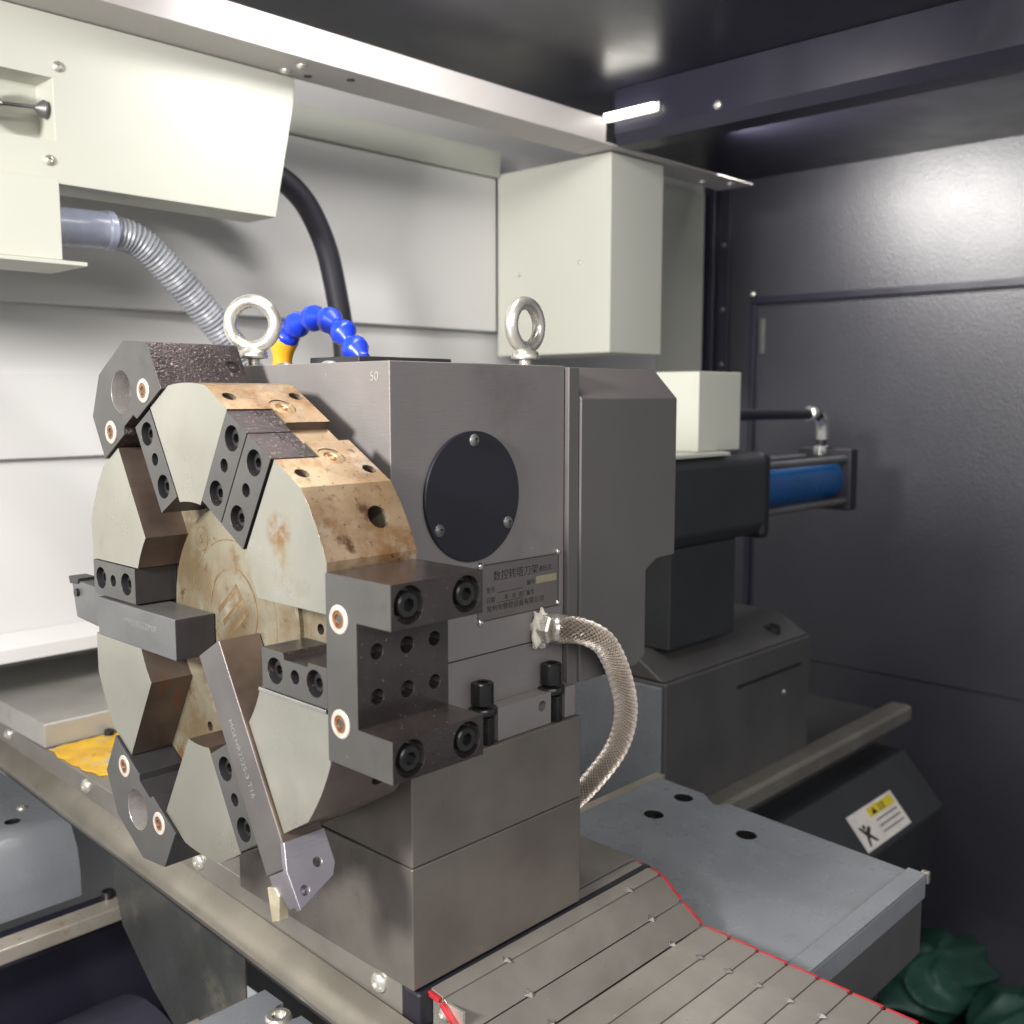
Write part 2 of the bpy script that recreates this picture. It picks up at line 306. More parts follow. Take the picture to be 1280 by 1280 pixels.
def text(name, s, size, pos, right, upv, mat, parent, depth=0.15, align='LEFT', sx=1.0):
    c = bpy.data.curves.new('t', 'FONT'); c.body = s; c.size = size * S; c.extrude = depth * S; c.align_x = align; c.resolution_u = 3
    t = bpy.data.objects.new('t', c); COL.objects.link(t)
    dg = bpy.context.evaluated_depsgraph_get(); me = bpy.data.meshes.new_from_object(t.evaluated_get(dg)); bpy.data.objects.remove(t); bpy.data.curves.remove(c)
    me.materials.clear(); me.materials.append(mat)
    o = bpy.data.objects.new(name, me); COL.objects.link(o)
    r, u = Vector(right).normalized(), Vector(upv).normalized(); n = r.cross(u)
    o.matrix_basis = Matrix.Translation(Vector(pos) * S) @ Matrix(((r.x, u.x, n.x, 0), (r.y, u.y, n.y, 0), (r.z, u.z, n.z, 0), (0, 0, 0, 1))) @ Matrix.Diagonal((sx, 1, 1, 1))
    WL[o.name] = Vector(pos); setparent(o, parent); return o

# ================================================================== SETTING
WB, WR, ZC_ = 1300, 1994, 462               # back wall, side wall, roof
def wallpanel():
    o = prism('back_wall', [(WB, 560), (WB + 20, 560), (WB + 20, -308), (1492, -308), (1492, -1000), (1480, -1000), (1480, -320), (WB + 6, -320), (WB + 6, -78), (WB, -78)], 'x', -300, WR, M['wallwhite'], None, 0); struct(o)
    box('wall_panel', -250, 1298, WB - 22, WB - 1, 112, 372, M['wallwhite'], o, 2)           # upper panel with a step under it
    box('wall_panel', -250, 800, WB - 8, WB - 1, -76, 26, M['wallwhite'], o, 1.5)
    prism('wall_trim', [(WB - 1, 416), (WB - 1, 373), (WB - 32, 373), (WB - 32, 416)], 'x', 640, 1298, M['white'], o, .6)
    prism('wall_ledge', [(WB + 5, -290), (WB - 14, -298), (WB - 20, -306), (WB - 20, -323), (WB + 5, -323)], 'x', -250, 575, M['wallwhite'], o, 2)
    return o
wallpanel()
o = box('side_wall', WR, WR + 12, -600, WB, -1000, 560, M['navy'], None, 0); struct(o)
box('door_frame_rail', WR - 14, WR - 1, -400, 1182, 197, 211, M['navysmooth'], o, 1)
box('door_frame_stile', WR - 14, WR - 1, 1169, 1182, -560, 196, M['navysmooth'], o, 1)
box('door_panel', WR - 4, WR - 1, -400, 1160, -560, 190, M['navy'], o, .5)
box('corner_post', WR - 22, WR - 1, 1270, 1299, -600, 470, M['navysmooth'], o, 2)
box('corner_flange', WR - 8, WR - 1, 1240, 1269, -600, 470, M['navysmooth'], o, 1)
for z in (330, 70, 190): inst('frame_screw', 'domedark', (WR - 9, 1254, z), (-1, 0, 0), o, 0, 1.5)
inst('frame_screw', 'dome', (WR - 15, 1174, 218), (-1, 0, 0), o, 0, 1.5)
box('latch', WR - 12, WR - 5, 1146, 1156, 90, 165, M['steel'], o, 1)
o = box('ceiling', -500, WR, -200, WB, ZC_, ZC_ + 10, M['navysmooth'], None, 0); struct(o)
o = box('floor', -500, WR, -1200, WB, -1010, -1000, M['navy'], None, 0); struct(o)

# white cross beam under the roof
t = thing('roof_beam', (1000, 1040, 381), 'long cream steel beam along the top of the white back wall', 'beam')
prism('channel', [(1008, 381), (1081, 381), (1081, 384), (1011, 384), (1011, 418), (1008, 418)], 'x', 150, 1262, M['beam'], t, 1)
box('channel_end', 1263, 1690, 1008, 1081, 381, 384, M['beam'], t, .8)
for x, y in ((725, 1061), (728, 1032), (1600, 1058), (1648, 1030)): inst('hex_bolt', 'dome', (x, y, 380.6), (0, 0, -1), t, 0, 1.7)
cyl_holes = join(cyl_bm((755, 1060, 380.9), (755, 1060, 380), 5), cyl_bm((800, 1035, 380.9), (800, 1035, 380), 5))
finish('drilled_hole', cyl_holes, M['dark'], t)
t = thing('roof_rail', (1290, 700, 384), 'dark painted roof rail running from the cream beam toward the right', 'beam')
finish('channel', prism_bm([(1275, 396), (1285, 380), (1330, 380), (1330, 385), (1288, 386), (1284, 396), (1284, 461), (1275, 461)], 'y', 60, 1003), M['navysmooth'], t, 0, 15)
inst('hex_bolt', 'dome', (1274.5, 820, 405), (-1, 0, 0), t, 0, 1.5)
t = thing('led_strip', (1268, 970, 420), 'short bright strip lamp on the dark roof rail', 'lamp')
box('diffuser', 1262, 1271, 922, 1014, 416, 426, M['led'], t, 2)
box('housing', 1271.5, 1274.5, 918, 1018, 414, 428, M['white'], t, .5)

# cream column box on the back wall
t = thing('wall_cabinet', (1400, 1160, 68), 'tall cream sheet-metal box on the back wall below the beam', 'cabinet')
box('shell', 1300, 1440, 1028, 1277, 69, 379, M['white'], t, 1.5)
for y, z in ((1225, 205), (1090, 215)): inst('rivet', 'rivet', (1299.6, y, z), (-1, 0, 0), t, 0, 1.2)
box('wall_post', 1802, 1960, 1288, 1299, -100, 440, M['white'], tag(thing('corner_strip', (1880, 1294, -100), 'cream vertical strip beside the dark corner post', 'strip')), 1)

# headstock guard, upper left
t = thing('headstock_guard', (500, 1000, 200), 'large cream sheet-metal guard at upper left with a square opening', 'guard')
g = prism_bm([(150, 217), (715, 213), (743, 345), (746, 372), (746, 380), (150, 380)], 'y', 1075, 1135)
g = boolean(g, box_bm(340, 456, 1060, 1115, 256, 318))
finish('shell', g, M['white'], t, 1.2)
for x, z in ((462, 330), (449, 236.5)): inst('button_screw', 'dome', (x, 1074.6, z), (0, -1, 0), t, 0, 1.35)
w = finish('wing_bolt', cyl_bm((400, 1088, 286), (450, 1088, 290), 1.9), M['steel'], t)
finish('bolt_head', lathe_bm((442, 1088, 289), (1, 0, 0), [(2, 0), (4, 2), (9, 8), (9, 10), (0, 11)]), M['steel'], w)
finish('knob', lathe_bm((400, 1088, 286), (1, 0, 0), [(3, -4), (19, -3), (20, 0), (17, 3), (5, 4), (4, 9), (0, 10)]), M['chrome'], w)
t = thing('junction_box', (330, 1050, 129), 'cream box with a bottom flange below the headstock guard', 'box')
box('shell', 150, 443, 1040, 1110, 134, 212, M['white'], t, 1)
box('flange', 150, 464, 1032, 1120, 129, 133, M['white'], t, .6)

# conduits
def conduit():
    t = thing('corrugated_conduit', (470, 1100, 176), 'grey corrugated conduit curving down from the junction box', 'hose')
    finish('coupling', lathe_bm((450, 1100, 176), (1, 0, .02), [(19, 0), (20, 2), (20, 63), (21.5, 65), (21.5, 72), (19, 74)]), M['clear'], t)
    path = resample(spline([(519, 1100, 178), (548, 1100, 172), (577, 1100, 153), (606, 1100, 125), (645, 1100, 84), (684, 1100, 36), (720, 1105, -30), (745, 1110, -120)], 20), 1.0)
    finish('hose', tube_bm(path, lambda i: 17 + 1.3 * math.sin(i * 2 * math.pi / 5.2), 20), M['greyhose'], t, 0, 60)
conduit()
path = resample(spline([(700, 1150, 285), (745, 1150, 285), (785, 1150, 272), (817, 1150, 244), (843, 1150, 196), (858, 1150, 140), (868, 1150, 82), (872, 1150, 10), (870, 1150, -120)], 12), 5)
o = finish('black_hose', tube_bm(path, 15, 18), M['rubber'], None, 0, 60); tag(o, 'thick black hose arching down behind the guard', 'hose')

# ================================================================== BED, SADDLE, CROSS SLIDE
t = thing('machine_bed', (600, 1000, -1000), 'lathe bed with a bright way strip at lower left', 'machine bed')
box('way_strip', -400, 640, 1055, 1082, -577, -560, M['way'], t, 2)
box('way_strip', 990, 1860, 742, 785, -604, -572, M['slide'], t, 8)
box('way_base', 990, 1840, 786, 1000, -700, -588, M['tailgrey'], t, 3)
finish('chip_trough', tube_bm([Vector((-400, 965, -800)), Vector((470, 965, -800))], 165, 48), M['trough'], t)
box('bed_wall', -400, 600, 1100, 1180, -1000, -602, M['navysmooth'], t, 4)
box('bed_rib', 720, 990, 640, 1050, -1000, -610, M['cast'], t, 4)
box('way_strip', -400, 436, 770, 812, -600, -562, M['way'], t, 3)
t = thing('saddle', (600, 800, -600), 'grey cast saddle carrying the cross slide', 'saddle')
box('neck', 560, 700, 560, 1250, -640, -436, M['cast'], t, 3)
wb = prism_bm([(1201, -500), (1192, -506), (1176, -532), (1170, -560), (1170, -590), (1436, -590), (1436, -500)], 'x', 150, 484)
wb = boolean(wb, join(cyl_bm((432, 1230, -470), (432, 1230, -520), 9), cyl_bm((330, 1235, -470), (330, 1235, -520), 9)))
bmesh.ops.recalc_face_normals(wb, faces=wb.faces[:])
for f in wb.faces:
    c = f.calc_center_median()
    if any(math.hypot(c.x - x, c.y - y) < 9.5 for x, y in ((432, 1230), (330, 1235))): f.material_index = 1  # hole walls coloured black to paint in the shade inside
finish('back_wing', wb, [M['castblue'], M['screw']], t, 1.5)
wf = prism_bm([(716, -500), (716, -560), (380, -560), (380, -500)], 'x', 330, 446)
wf = boolean(wf, join(cyl_bm((444, 676, -470), (444, 676, -512), 13), cyl_bm((385, 676, -470), (385, 676, -512), 13)))
finish('front_wing', wf, M['castblue'], t, 3)
finish('oil_bush', lathe_bm((432, 674, -505), (0, 0, 1), [(11, 0), (11, 6), (9.5, 7.5), (6, 7.5), (5.5, 4), (0.1, 4)]), M['zinc'], t)
inst('button_screw', 'dome', (455, 1262, -499.6), (0, 0, 1), t, 0, 1.4)
inst('socket_screw', 'capbig', (478, 1085, -552), (0, 0, 1), t)

t = thing('cross_slide', (560, 900, -433), 'steel cross slide under the turret with a pale wiper rail along its edge', 'cross slide')
shear(box('slide_plate', 432, 702, 520, 1470, -434, -406, M['slide'], t, 1.2), .033)
box('slide_front', 432, 702, 500.5, 519.5, -434, -407, M['rubber'], t, 3)
shear(prism('wiper_rail', [(431.5, -431), (430, -428), (420, -434), (412, -441), (409, -448), (412, -455), (431.5, -455)], 'y', 380, 1470, M['brass'], t, 1), .04)
shear(box('wiper_lip', 415, 431.5, 380, 1470, -461, -456, M['rubber'], t, 1), .04)
for y in (545, 812, 1062, 1300): inst('button_screw', 'domebig', (431.6 + (y - 500) * .033, y, -416), (-1, 0, 0), t)
prism('slide_cover', [(1183, -405.5), (1183, -379), (1185, -377), (1477, -377), (1477, -405.5)], 'x', 456, 720, M['boxgrey'], t, 1.0)
inst('socket_screw', 'capbig', (528, 1174, -398), (0, 0, 1), t, 0, .8)
bm = bmesh.new(); ring = []
edge = [(457, 1176), (480, 1179), (520, 1178), (560, 1179), (600, 1172), (606, 1130), (590, 1095), (560, 1082), (530, 1070), (505, 1050), (480, 1040), (462, 1052), (456, 1085), (455, 1130)]
for i, (x, y) in enumerate(edge):
    x2, y2 = edge[(i + 1) % len(edge)]
    for k in range(4):
        ring.append(bm.verts.new((x + (x2 - x) * k / 4 + random.uniform(-2, 2), min(1181, y + (y2 - y) * k / 4 + random.uniform(-2, 2)), -405.6)))
f = bm.faces.new(ring); r = bmesh.ops.extrude_face_region(bm, geom=[f])
for v in [v for v in r['geom'] if isinstance(v, bmesh.types.BMVert)]: v.co.z += 1.2
finish('grease_smear', bm, M['yellow'], t, .5)

# smoked plastic splash curtain hanging under the wiper rail
M['smoke'] = pm('smoked_plastic', (0.055, 0.058, 0.058), (0.040, 0.042, 0.040), 9, 0.3, 0.1, stain=[((0.09, 0.085, 0.065), 12, 0.58, 0.72)])
M['smoke'].node_tree.nodes['Principled BSDF'].inputs['Alpha'].default_value = 0.82
poly = [(985, -462), (985, -500), (970, -535), (905, -575), (830, -605), (722, -620), (722, -462)]
o = shear(prism('splash_curtain', poly, 'x', 422, 424, M['smoke'], None, .4), .04); tag(o, 'smoked translucent plastic curtain hanging below the pale wiper rail', 'splash guard')

# right-hand saddle apron plate
t = thing('apron_plate', (840, 520, -540), 'blue grey painted plate with three holes right of the turret', 'plate')
def slope(y): return -450 - (685 - y) * (16 / 320)
poly = [(706, 685), (970, 685), (970, 622), (955, 600), (955, 594), (968, 590), (968, 366), (706, 366)]
bm = bm_prism([(x, y, slope(y) - 22) for x, y in poly], [(x, y, slope(y)) for x, y in poly])
bm = boolean(bm, join(*[cyl_bm((x, y, -400), (x, y, -500), 10.5) for x, y in ((882, 629), (943, 632), (915, 534))]))
bmesh.ops.recalc_face_normals(bm, faces=bm.faces[:])
for f in bm.faces:
    c = f.calc_center_median()
    if abs(f.normal.z) < .5 and any(math.hypot(c.x - x, c.y - y) < 11 for x, y in ((882, 629), (943, 632), (915, 534))): f.material_index = 1  # shade inside the holes put into a black wall colour
finish('top_plate', bm, [M['castblue'], M['screw']], t, 1.2)
prism('edge_lip', [(366, slope(366) + .5), (384, slope(384) + .5), (384, slope(384) + 3), (366, slope(366) + 3)], 'x', 706, 968, M['castblue'], t, .6)
box('skirt', 708, 966, 368, 380, -545, slope(380) - 23, M['tailgrey'], t, 1)
box('end_cap', 968.5, 974, 364, 372, -474, -462, M['slide'], t, 1)
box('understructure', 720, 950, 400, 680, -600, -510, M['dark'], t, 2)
prism('back_flange', [(687, -452), (700, -452), (700, -470), (687, -470)], 'x', 706, 985, M['way'], t, 1)

# telescopic cover: one slat after the other down from the slide
t = thing('telescopic_way_cover', (570, 350, -460), 'telescopic way cover of steel slats with red wiper ends', 'way cover')
prof = [((517, -406), (489.4, -409)), ((488.6, -410), (467.2, -426)), ((466.8, -426.8), (446.2, -439.6))]
y = 445
for k in range(9): prof.append(((y, -440.0 - .9 * k), (y - 25.4, -440.2 - .9 * k))); y -= 25.9
def tab_bm():
    return bm_new([(-6, 0, 0), (0, 5, 0), (6, 0, 0), (0, -5, 0), (0, 1, 3)], [(0, 1, 4), (1, 2, 4), (2, 3, 4), (3, 0, 4), (3, 2, 1, 0)])
ME['tab'] = mesh_from(tab_bm(), M['chrome'], 'spring_tab', 20)
for k, ((y0, z0), (y1, z1)) in enumerate(prof):
    dy, dz = y1 - y0, z1 - z0; L = math.hypot(dy, dz); ny, nz = dz / L, -dy / L
    if nz < 0: ny, nz = -ny, -nz
    xl, xr = 444, 697
    poly = [(xl, 0), (xr - 3, 0), (xr, 2.5), (xr, L - 2.5), (xr - 3, L), (xl, L)]
    at = lambda x, s, h: (x, y0 + dy / L * s + ny * h, z0 + dz / L * s + nz * h)
    sl = finish('slat', bm_prism([at(x, s, -3.2) for x, s in poly], [at(x, s, 0) for x, s in poly]), M['slat'], t, .5)
    for xa, xb in ((xr + .3, xr + 3.4), (xl - 3.4, xl - .3)):
        finish('wiper_edge', bm_prism([at(x, s, -4.0) for x, s in ((xa, 1), (xb, 1), (xb, L - 1), (xa, L - 1))], [at(x, s, -.4) for x, s in ((xa, 1), (xb, 1), (xb, L - 1), (xa, L - 1))]), M['red'], sl, .4)
    for xx in (508, 655): inst('spring_tab', 'tab', at(xx, L - 1.0, .1), (0, ny, nz), sl, 0, .8)
inst('button_screw', 'dome', (443, 488, -420), (-1, 0, 0), t, 0, 1.3)
box('end_bracket', 444, 446.5, 470, 500, -434, -412, M['zinc'], t, .3)

# ================================================================== TURRET: riser blocks and housing
o = box('riser_block', 430, 607, 504, 724, -405.5, -318, M['block'], None, 1.2); tag(o, 'lower of the two oily steel riser blocks under the turret', 'block', 'riser blocks under the turret')
o = box('riser_block', 430.4, 607, 504.2, 724, -317.6, -251, M['block'], None, 1.2); tag(o, 'upper of the two oily steel riser blocks under the turret', 'block', 'riser blocks under the turret')

t = thing('turret_housing', (520, 620, -250), 'grey machined turret housing with a round black cover plate', 'turret')
box('housing', 430, 604, 521, 719, -187.6, 23, M['body'], t, .8)
box('housing_foot', 430.5, 604, 521.5, 719, -250.6, -188.4, M['body'], t, .8)
box('foot_lip', 517, 575, 508, 521, -250.6, -226, M['body'], t, .6, cyl_bm((565, 500, -235), (565, 515, -235), 4.2))
box('foot_lip', 592, 604, 508, 521, -250.6, -226, M['body'], t, .6)
box('foot_lip', 440, 500, 508, 521, -250.6, -226, M['body'], t, .6)
for x in (508.5, 583.5):
    b = inst('clamp_bolt', 'capbig', (x, 515.5, -206), (0, 0, 1), t, .3, 1.15)
    finish('washer', lathe_bm((x, 515.5, -226), (0, 0, 1), [(9.4, 0), (9.6, .5), (9.6, 3), (9, 4)], 24), M['screw'], b)
    box('clamp_block', x - 7.6, x + 7.6, 513.5, 520.9, -250.6, -227.5, M['screw'], b, .5)
pl = finish('cover_plate', lathe_bm((504, 521, -71), (0, -1, 0), [(46.5, 0.1), (46.5, 2), (45.8, 2.6)], 72), M['plate'], t)
for k in (90, 212, 328):
    a = math.radians(k); inst('button_screw', 'domedark', (504 + 40 * math.cos(a), 518.3, -71 + 40 * math.sin(a)), (0, -1, 0), pl, 0, 1.1)
finish('rear_flange', box_bm(604.8, 617, 517, 722, -229, 22), M['cover'], t, .8)
bm = prism_bm([(617.5, -229), (692, -229), (705, -222), (705, -148), (720, -140), (747, -139), (747, 23), (617.5, 23)], 'y', 515, 722)
r = bmesh.ops.bisect_plane(bm, geom=bm.verts[:] + bm.edges[:] + bm.faces[:], plane_co=(0, 515, -2), plane_no=(0, -1, 1), clear_outer=True)
bmesh.ops.holes_fill(bm, edges=[e for e in bm.edges if e.is_boundary])
finish('rear_cover', bm, M['cover'], t, 1.0)
text('stamped_mark', '50', 9, (429.75, 541, 10), (0, -1, 0), (0, 0, 1), M['zinc'], t, .1)
# nameplate
npl = box('nameplate', 509, 597, 519.9, 520.8, -163, -121.5, M['namep'], t, .2)
for x, z in ((511, -122), (596, -120.5), (511, -163.5), (596, -161)): inst('rivet', 'rivet', (x, 519.8, z), (0, -1, 0), npl)
NX = lambda s, size, x, z, sx=1.0, m='ink': text('plate_lettering', s, size, (x, 519.85, z), (1, 0, 0), (0, 0, 1), M[m], npl, .08, 'LEFT', sx)
NX('数控转塔刀架', 8.2, 524, -134.0); NX('液压式', 5.0, 573.5, -133.2)
NX('型号', 4.6, 517, -142.5); NX('编号', 4.6, 560, -142); NX('日期', 4.6, 517, -150); NX('年   月  出厂编号', 4.4, 536, -149.6)
NX('常州市数控设备有限公司', 5.2, 517, -156.6, 1.1)
for z in (-143.8, -151.2):
    box('rule_line', 528, 556, 519.7, 519.95, z, z + .35, M['ink'], npl, 0)
box('number_sticker', 570.5, 594, 519.65, 519.88, -142.5, -137, M['paste'], npl, 0)
fr = join(box_bm(509.5, 596.5, 519.6, 519.88, -122.2, -121.7), box_bm(509.5, 596.5, 519.6, 519.88, -163, -162.5), box_bm(596, 596.5, 519.6, 519.88, -162.4, -122.3))
finish('plate_border', fr, M['ink'], npl)
finish('top_plate', box_bm(498, 596, 640, 705, 23.4, 31), M['oxide'], t, 1)

# lifting eyes
def eye_bolt(loc, ang, label):
    x, y, z = loc; t = thing('eye_bolt', loc, label, 'eye bolt', 'lifting eyes on the turret housing')
    finish('shank', lathe_bm((x, y, z), (0, 0, 1), [(5, -2), (5, 5), (11, 6), (11.5, 8), (10, 11.5), (6.5, 13), (5.5, 16)], 20), M['zinc'], t, 0, 50)
    n = Vector((math.cos(ang), math.sin(ang), 0)); e = Vector((-n.y, n.x, 0)); verts = []; faces = []; A, B = 40, 16
    for i in range(A):
        th = 2 * math.pi * i / A; d = e * math.cos(th) + Z * math.sin(th)
        for k in range(B):
            ph = 2 * math.pi * k / B; verts.append(Vector((x, y, z + 32)) + d * (17.5 + 5.2 * math.cos(ph)) + n * 5.4 * math.sin(ph))
    for i in range(A):
        for k in range(B): faces.append([i * B + k, i * B + (k + 1) % B, ((i + 1) % A) * B + (k + 1) % B, ((i + 1) % A) * B + k])
    finish('ring', bm_new(verts, faces), M['zinc'], t, 0, 80)
eye_bolt((440, 697, 23), math.radians(222), 'zinc eye bolt with its ring facing out, near the orange nozzle')
eye_bolt((597, 556, 23), math.radians(90 + 5), 'zinc eye bolt seen half edge-on at the right end of the turret top')

# blue segmented coolant line
t = thing('coolant_line', (521, 668, 31), 'blue segmented coolant line with an orange nozzle behind the turret', 'coolant hose')
pts = [(521, 664, 30), (521, 682, 44), (521, 696, 58), (521, 717, 66), (521, 741, 65), (521, 765, 58), (521, 774, 48)]
for a, b in zip(pts, pts[1:]):
    a, b = Vector(a), Vector(b); L = (b - a).length
    finish('segment', lathe_bm(a - (b - a) * .1, b - a, [(4.5, 0), (6.0, L * .06), (6.2, L * .22), (10.8, L * .5), (11.2, L * .62), (11.0, L * .82), (9.0, L * .96), (6.0, L * 1.0), (5.5, L * 1.1)], 12), M['blue'], t, 0, 40)
finish('nozzle', lathe_bm((521, 776, 52), (0, .12, -1), [(9, -3), (13.0, 0), (13.2, 6), (9.6, 14), (8.4, 20), (9, 28), (9.6, 36), (8, 38)], 22), M['orange'], t, 0, 50)
for y in (640, 700): inst('button_screw', 'dome', (470, y, 23.2), (0, 0, 1), t, 0, 1.6)

# braided hose
def braided():
    t = thing('braided_hose', (580, 520, -178), 'braided steel hose looping from the housing down behind the riser blocks', 'hose')
    pts = [(581, 507, -178), (592, 499, -179), (606, 495, -184), (627, 496, -197), (652, 502, -226), (675, 512, -264), (688, 530, -302), (688, 552, -334), (682, 575, -362), (672, 600, -384), (664, 640, -398)]
    path = resample(spline(pts, 20), 1.6)
    finish('core', tube_bm(path, 8.7, 18), M['hosecore'], t, 0, 80)
    fr = frames(path); N = 16; verts = []; faces = []; Rb = 9.4; kk = 1.6 / Rb * .9; nv = 4
    for sgn in (1, -1):
        for i in range(N):
            for w in (-.22, .12):
                base = None
                for j, (p, e1, e2) in enumerate(fr):
                    th = 2 * math.pi * (i + w) / N + sgn * kk * j
                    rr = Rb + sgn * .42 * math.sin(N / 2 * (2 * kk * j + sgn * 2 * math.pi * i / N))
                    d = e1 * math.cos(th) + e2 * math.sin(th); q = e2 * math.cos(th) - e1 * math.sin(th)
                    s0 = len(verts)
                    verts += [p + d * (rr + .6), p + d * rr + q * .52, p + d * (rr - .5), p + d * rr - q * .52]
                    if base is not None:
                        for k in range(nv): faces.append([base + k, base + (k + 1) % nv, s0 + (k + 1) % nv, s0 + k])
                    base = s0
    o = finish('braid', bm_new(verts, faces), M['braid'], t, 0, 80, recalc=False); o['kind'] = 'stuff'
    d = (Vector(pts[1]) - Vector(pts[0])).normalized(); d0 = Vector((.35, -1, -.05)).normalized()
    finish('sleeve', lathe_bm(Vector((583, 509, -178)), Vector((.75, -.45, -.12)), [(9, -6), (11, -4), (11.4, 0), (11.4, 5), (10.6, 7), (10.6, 19), (9.8, 21)], 24), M['zinc'], t, 0, 40)
    finish('fitting_nut', lathe_bm(Vector((576, 519, -177)), d0, [(12, 0), (12.5, 1), (12.5, 8), (11, 10)], 6), M['zinc'], t, .6, 20)
    bm = bmesh.new(); bmesh.ops.create_icosphere(bm, subdivisions=3, radius=1)
    for v in bm.verts:
        n = v.co.normalized(); k = 1 + .18 * math.sin(n.x * 9 + n.z * 7) + .1 * math.sin(n.z * 17 + 2) + random.uniform(-.07, .07)
        v.co = Vector((573 + n.x * 9 * k, 517 + n.y * 5 * k, -178 + n.z * 15 * k))
    finish('thread_tape', bm, M['sealant'], t, 0, 60)
braided()

# ================================================================== TURRET DISC
YC, ZD, RD = 619.6, -152.6, 161.3
def W(u, v, st, X):
    a = math.radians(st); p = u * math.cos(a) - v * math.sin(a); q = u * math.sin(a) + v * math.cos(a)
    return Vector((X, YC - p, ZD + q))
def st_bm(poly, st, x0, x1): return bm_prism([W(u, v, st, x0) for u, v in poly], [W(u, v, st, x1) for u, v in poly])
def udir(st): return W(1, 0, st, 0) - W(0, 0, st, 0)
def vdir(st): return W(0, 1, st, 0) - W(0, 0, st, 0)
def rimpoly():
    pts = []
    for s in range(6):
        st = s * 60; h = math.sqrt(RD ** 2 - 150 ** 2)
        pts += [W(150, -h, st, 0), W(150, h, st, 0)]
        a0 = math.degrees(math.atan2(h, 150)); a1 = 60 - a0
        for k in range(1, 6):
            a = math.radians(st + a0 + (a1 - a0) * k / 6); pts.append(Vector((0, YC - RD * math.cos(a), ZD + RD * math.sin(a))))
    return pts
def starpoly(ri=83, hw=29.3):
    pts = []; u0 = math.sqrt(ri * ri - hw * hw); a0 = math.degrees(math.atan2(hw, u0))
    for s in range(6):
        st = s * 60
        pts += [W(u0, -hw, st, 0), W(200, -hw, st, 0), W(200, hw, st, 0), W(u0, hw, st, 0)]
        for k in range(1, 5):
            a = math.radians(st + a0 + (60 - 2 * a0) * k / 5); pts.append(Vector((0, YC - ri * math.cos(a), ZD + ri * math.sin(a))))
    return pts
X0, X1, XF = 340, 407, 373
disc = thing('turret_disc', (X0, YC, ZD - RD), 'six-slot turret disc with tan oil-stained rim and pale steel front', 'turret disc')
rp = rimpoly(); sp = starpoly()
bm = bm_prism([Vector((X0, p.y, p.z)) for p in rp], [Vector((X1, p.y, p.z)) for p in rp])
bm = boolean(bm, bm_prism([Vector((X0 - 20, p.y, p.z)) for p in sp], [Vector((XF, p.y, p.z)) for p in sp]))
holes = []
for s in range(6):
    st = s * 60
    for v in (-45, 45):
        for x in (350, 400): holes.append(cyl_bm(W(140, v, st, x), W(156, v, st, x), 4.6, n=20))
    for v in (-30, 30):
        if s == 1: holes.append(cyl_bm(W(148.6, v + 1.5, st, 382), W(156, v + 1.5, st, 382), 9, n=24))
    holes.append(cyl_bm(W(135, 0, st + 30, 386), W(170, 0, st + 30, 386), 7.5, n=24))
    holes.append(st_bm([(144, -11), (144, 12), (170, 12), (170, -11)], st, XF - 2, X1 + 5))
    holes.append(cyl_bm(W(97, 7, st, XF - 1), W(97, 7, st, XF + 9), 3.6, n=16))
bm = boolean(bm, join(*holes))
bmesh.ops.recalc_face_normals(bm, faces=bm.faces[:])
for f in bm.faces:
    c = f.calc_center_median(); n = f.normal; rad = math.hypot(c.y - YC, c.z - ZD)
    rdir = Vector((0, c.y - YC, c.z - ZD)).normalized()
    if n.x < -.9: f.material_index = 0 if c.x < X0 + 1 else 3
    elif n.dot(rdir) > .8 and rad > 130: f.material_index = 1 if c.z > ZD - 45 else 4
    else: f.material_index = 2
finish('disc_body', bm, [M['disc'], M['rim'], M['slot'], M['hub'], M['shadedrim']], disc, .7, 15)
hub = finish('hub_cover', lathe_bm((XF + 1, YC, ZD), (-1, 0, 0), [(79, 0), (79, 4), (77.5, 5.2)], 72), M['hub'], disc)
XH = XF - 4.2
# hub logo: ring with slanted bars, and a small ringed station digit
def ring_bm(cx, cy, r, w, x, n=40):
    v = []; fcs = []
    for k in range(n):
        a = 2 * math.pi * k / n; d = Vector((0, -math.cos(a), math.sin(a))); c = W(cx, cy, 0, x)
        v += [c + d * r, c + d * (r - w), c + d * r + Vector((.4, 0, 0)), c + d * (r - w) + Vector((.4, 0, 0))]
    for k in range(n):
        a, b = 4 * k, 4 * ((k + 1) % n); fcs += [[a, a + 1, b + 1, b], [a + 2, b + 2, b + 3, a + 3], [a, b, b + 2, a + 2], [a + 1, a + 3, b + 3, b + 1]]
    return bm_new(v, fcs)
lg = finish('hub_logo', ring_bm(2, 6, 30, 1.3, XH - .25), M['logo'], hub)
ca, sa = math.cos(math.radians(38)), math.sin(math.radians(38))
for off, l0, l1 in ((-12, -17, 14), (-2, -18, 16), (8, -18, 14)):
    q = [(l0, off), (l1, off), (l1 - 1, off + 3.6), (l0 + 1, off + 3.6)]
    finish('logo_bar', st_bm([(2 + x * ca - y * sa, 6 + x * sa + y * ca) for x, y in q], 0, XH - .2, XH + .2), M['logo'], lg)
q = [(11, -12), (15, -12), (15, 12.2), (11, 12.2)]
finish('logo_bar', st_bm([(2 + x * ca - y * sa, 6 + x * sa + y * ca) for x, y in q], 0, XH - .22, XH + .2), M['logo'], lg)
finish('hub_seam', ring_bm(0, 0, 55, .8, XH - .15, 60), M['logo'], hub)
sm = finish('station_mark', ring_bm(-38, 52, 9, 1, XH - .2), M['logo'], hub)
text('station_digit', '5', 10, W(-41, 48.5, 0, XH - .2), (0, -1, 0), (0, 0, 1), M['logo'], sm, .1)
# hub flange behind the disc
finish('rear_hub', cyl_bm((X1 + .2, YC, ZD), (429.8, YC, ZD), 92, n=64), M['slot'], disc)
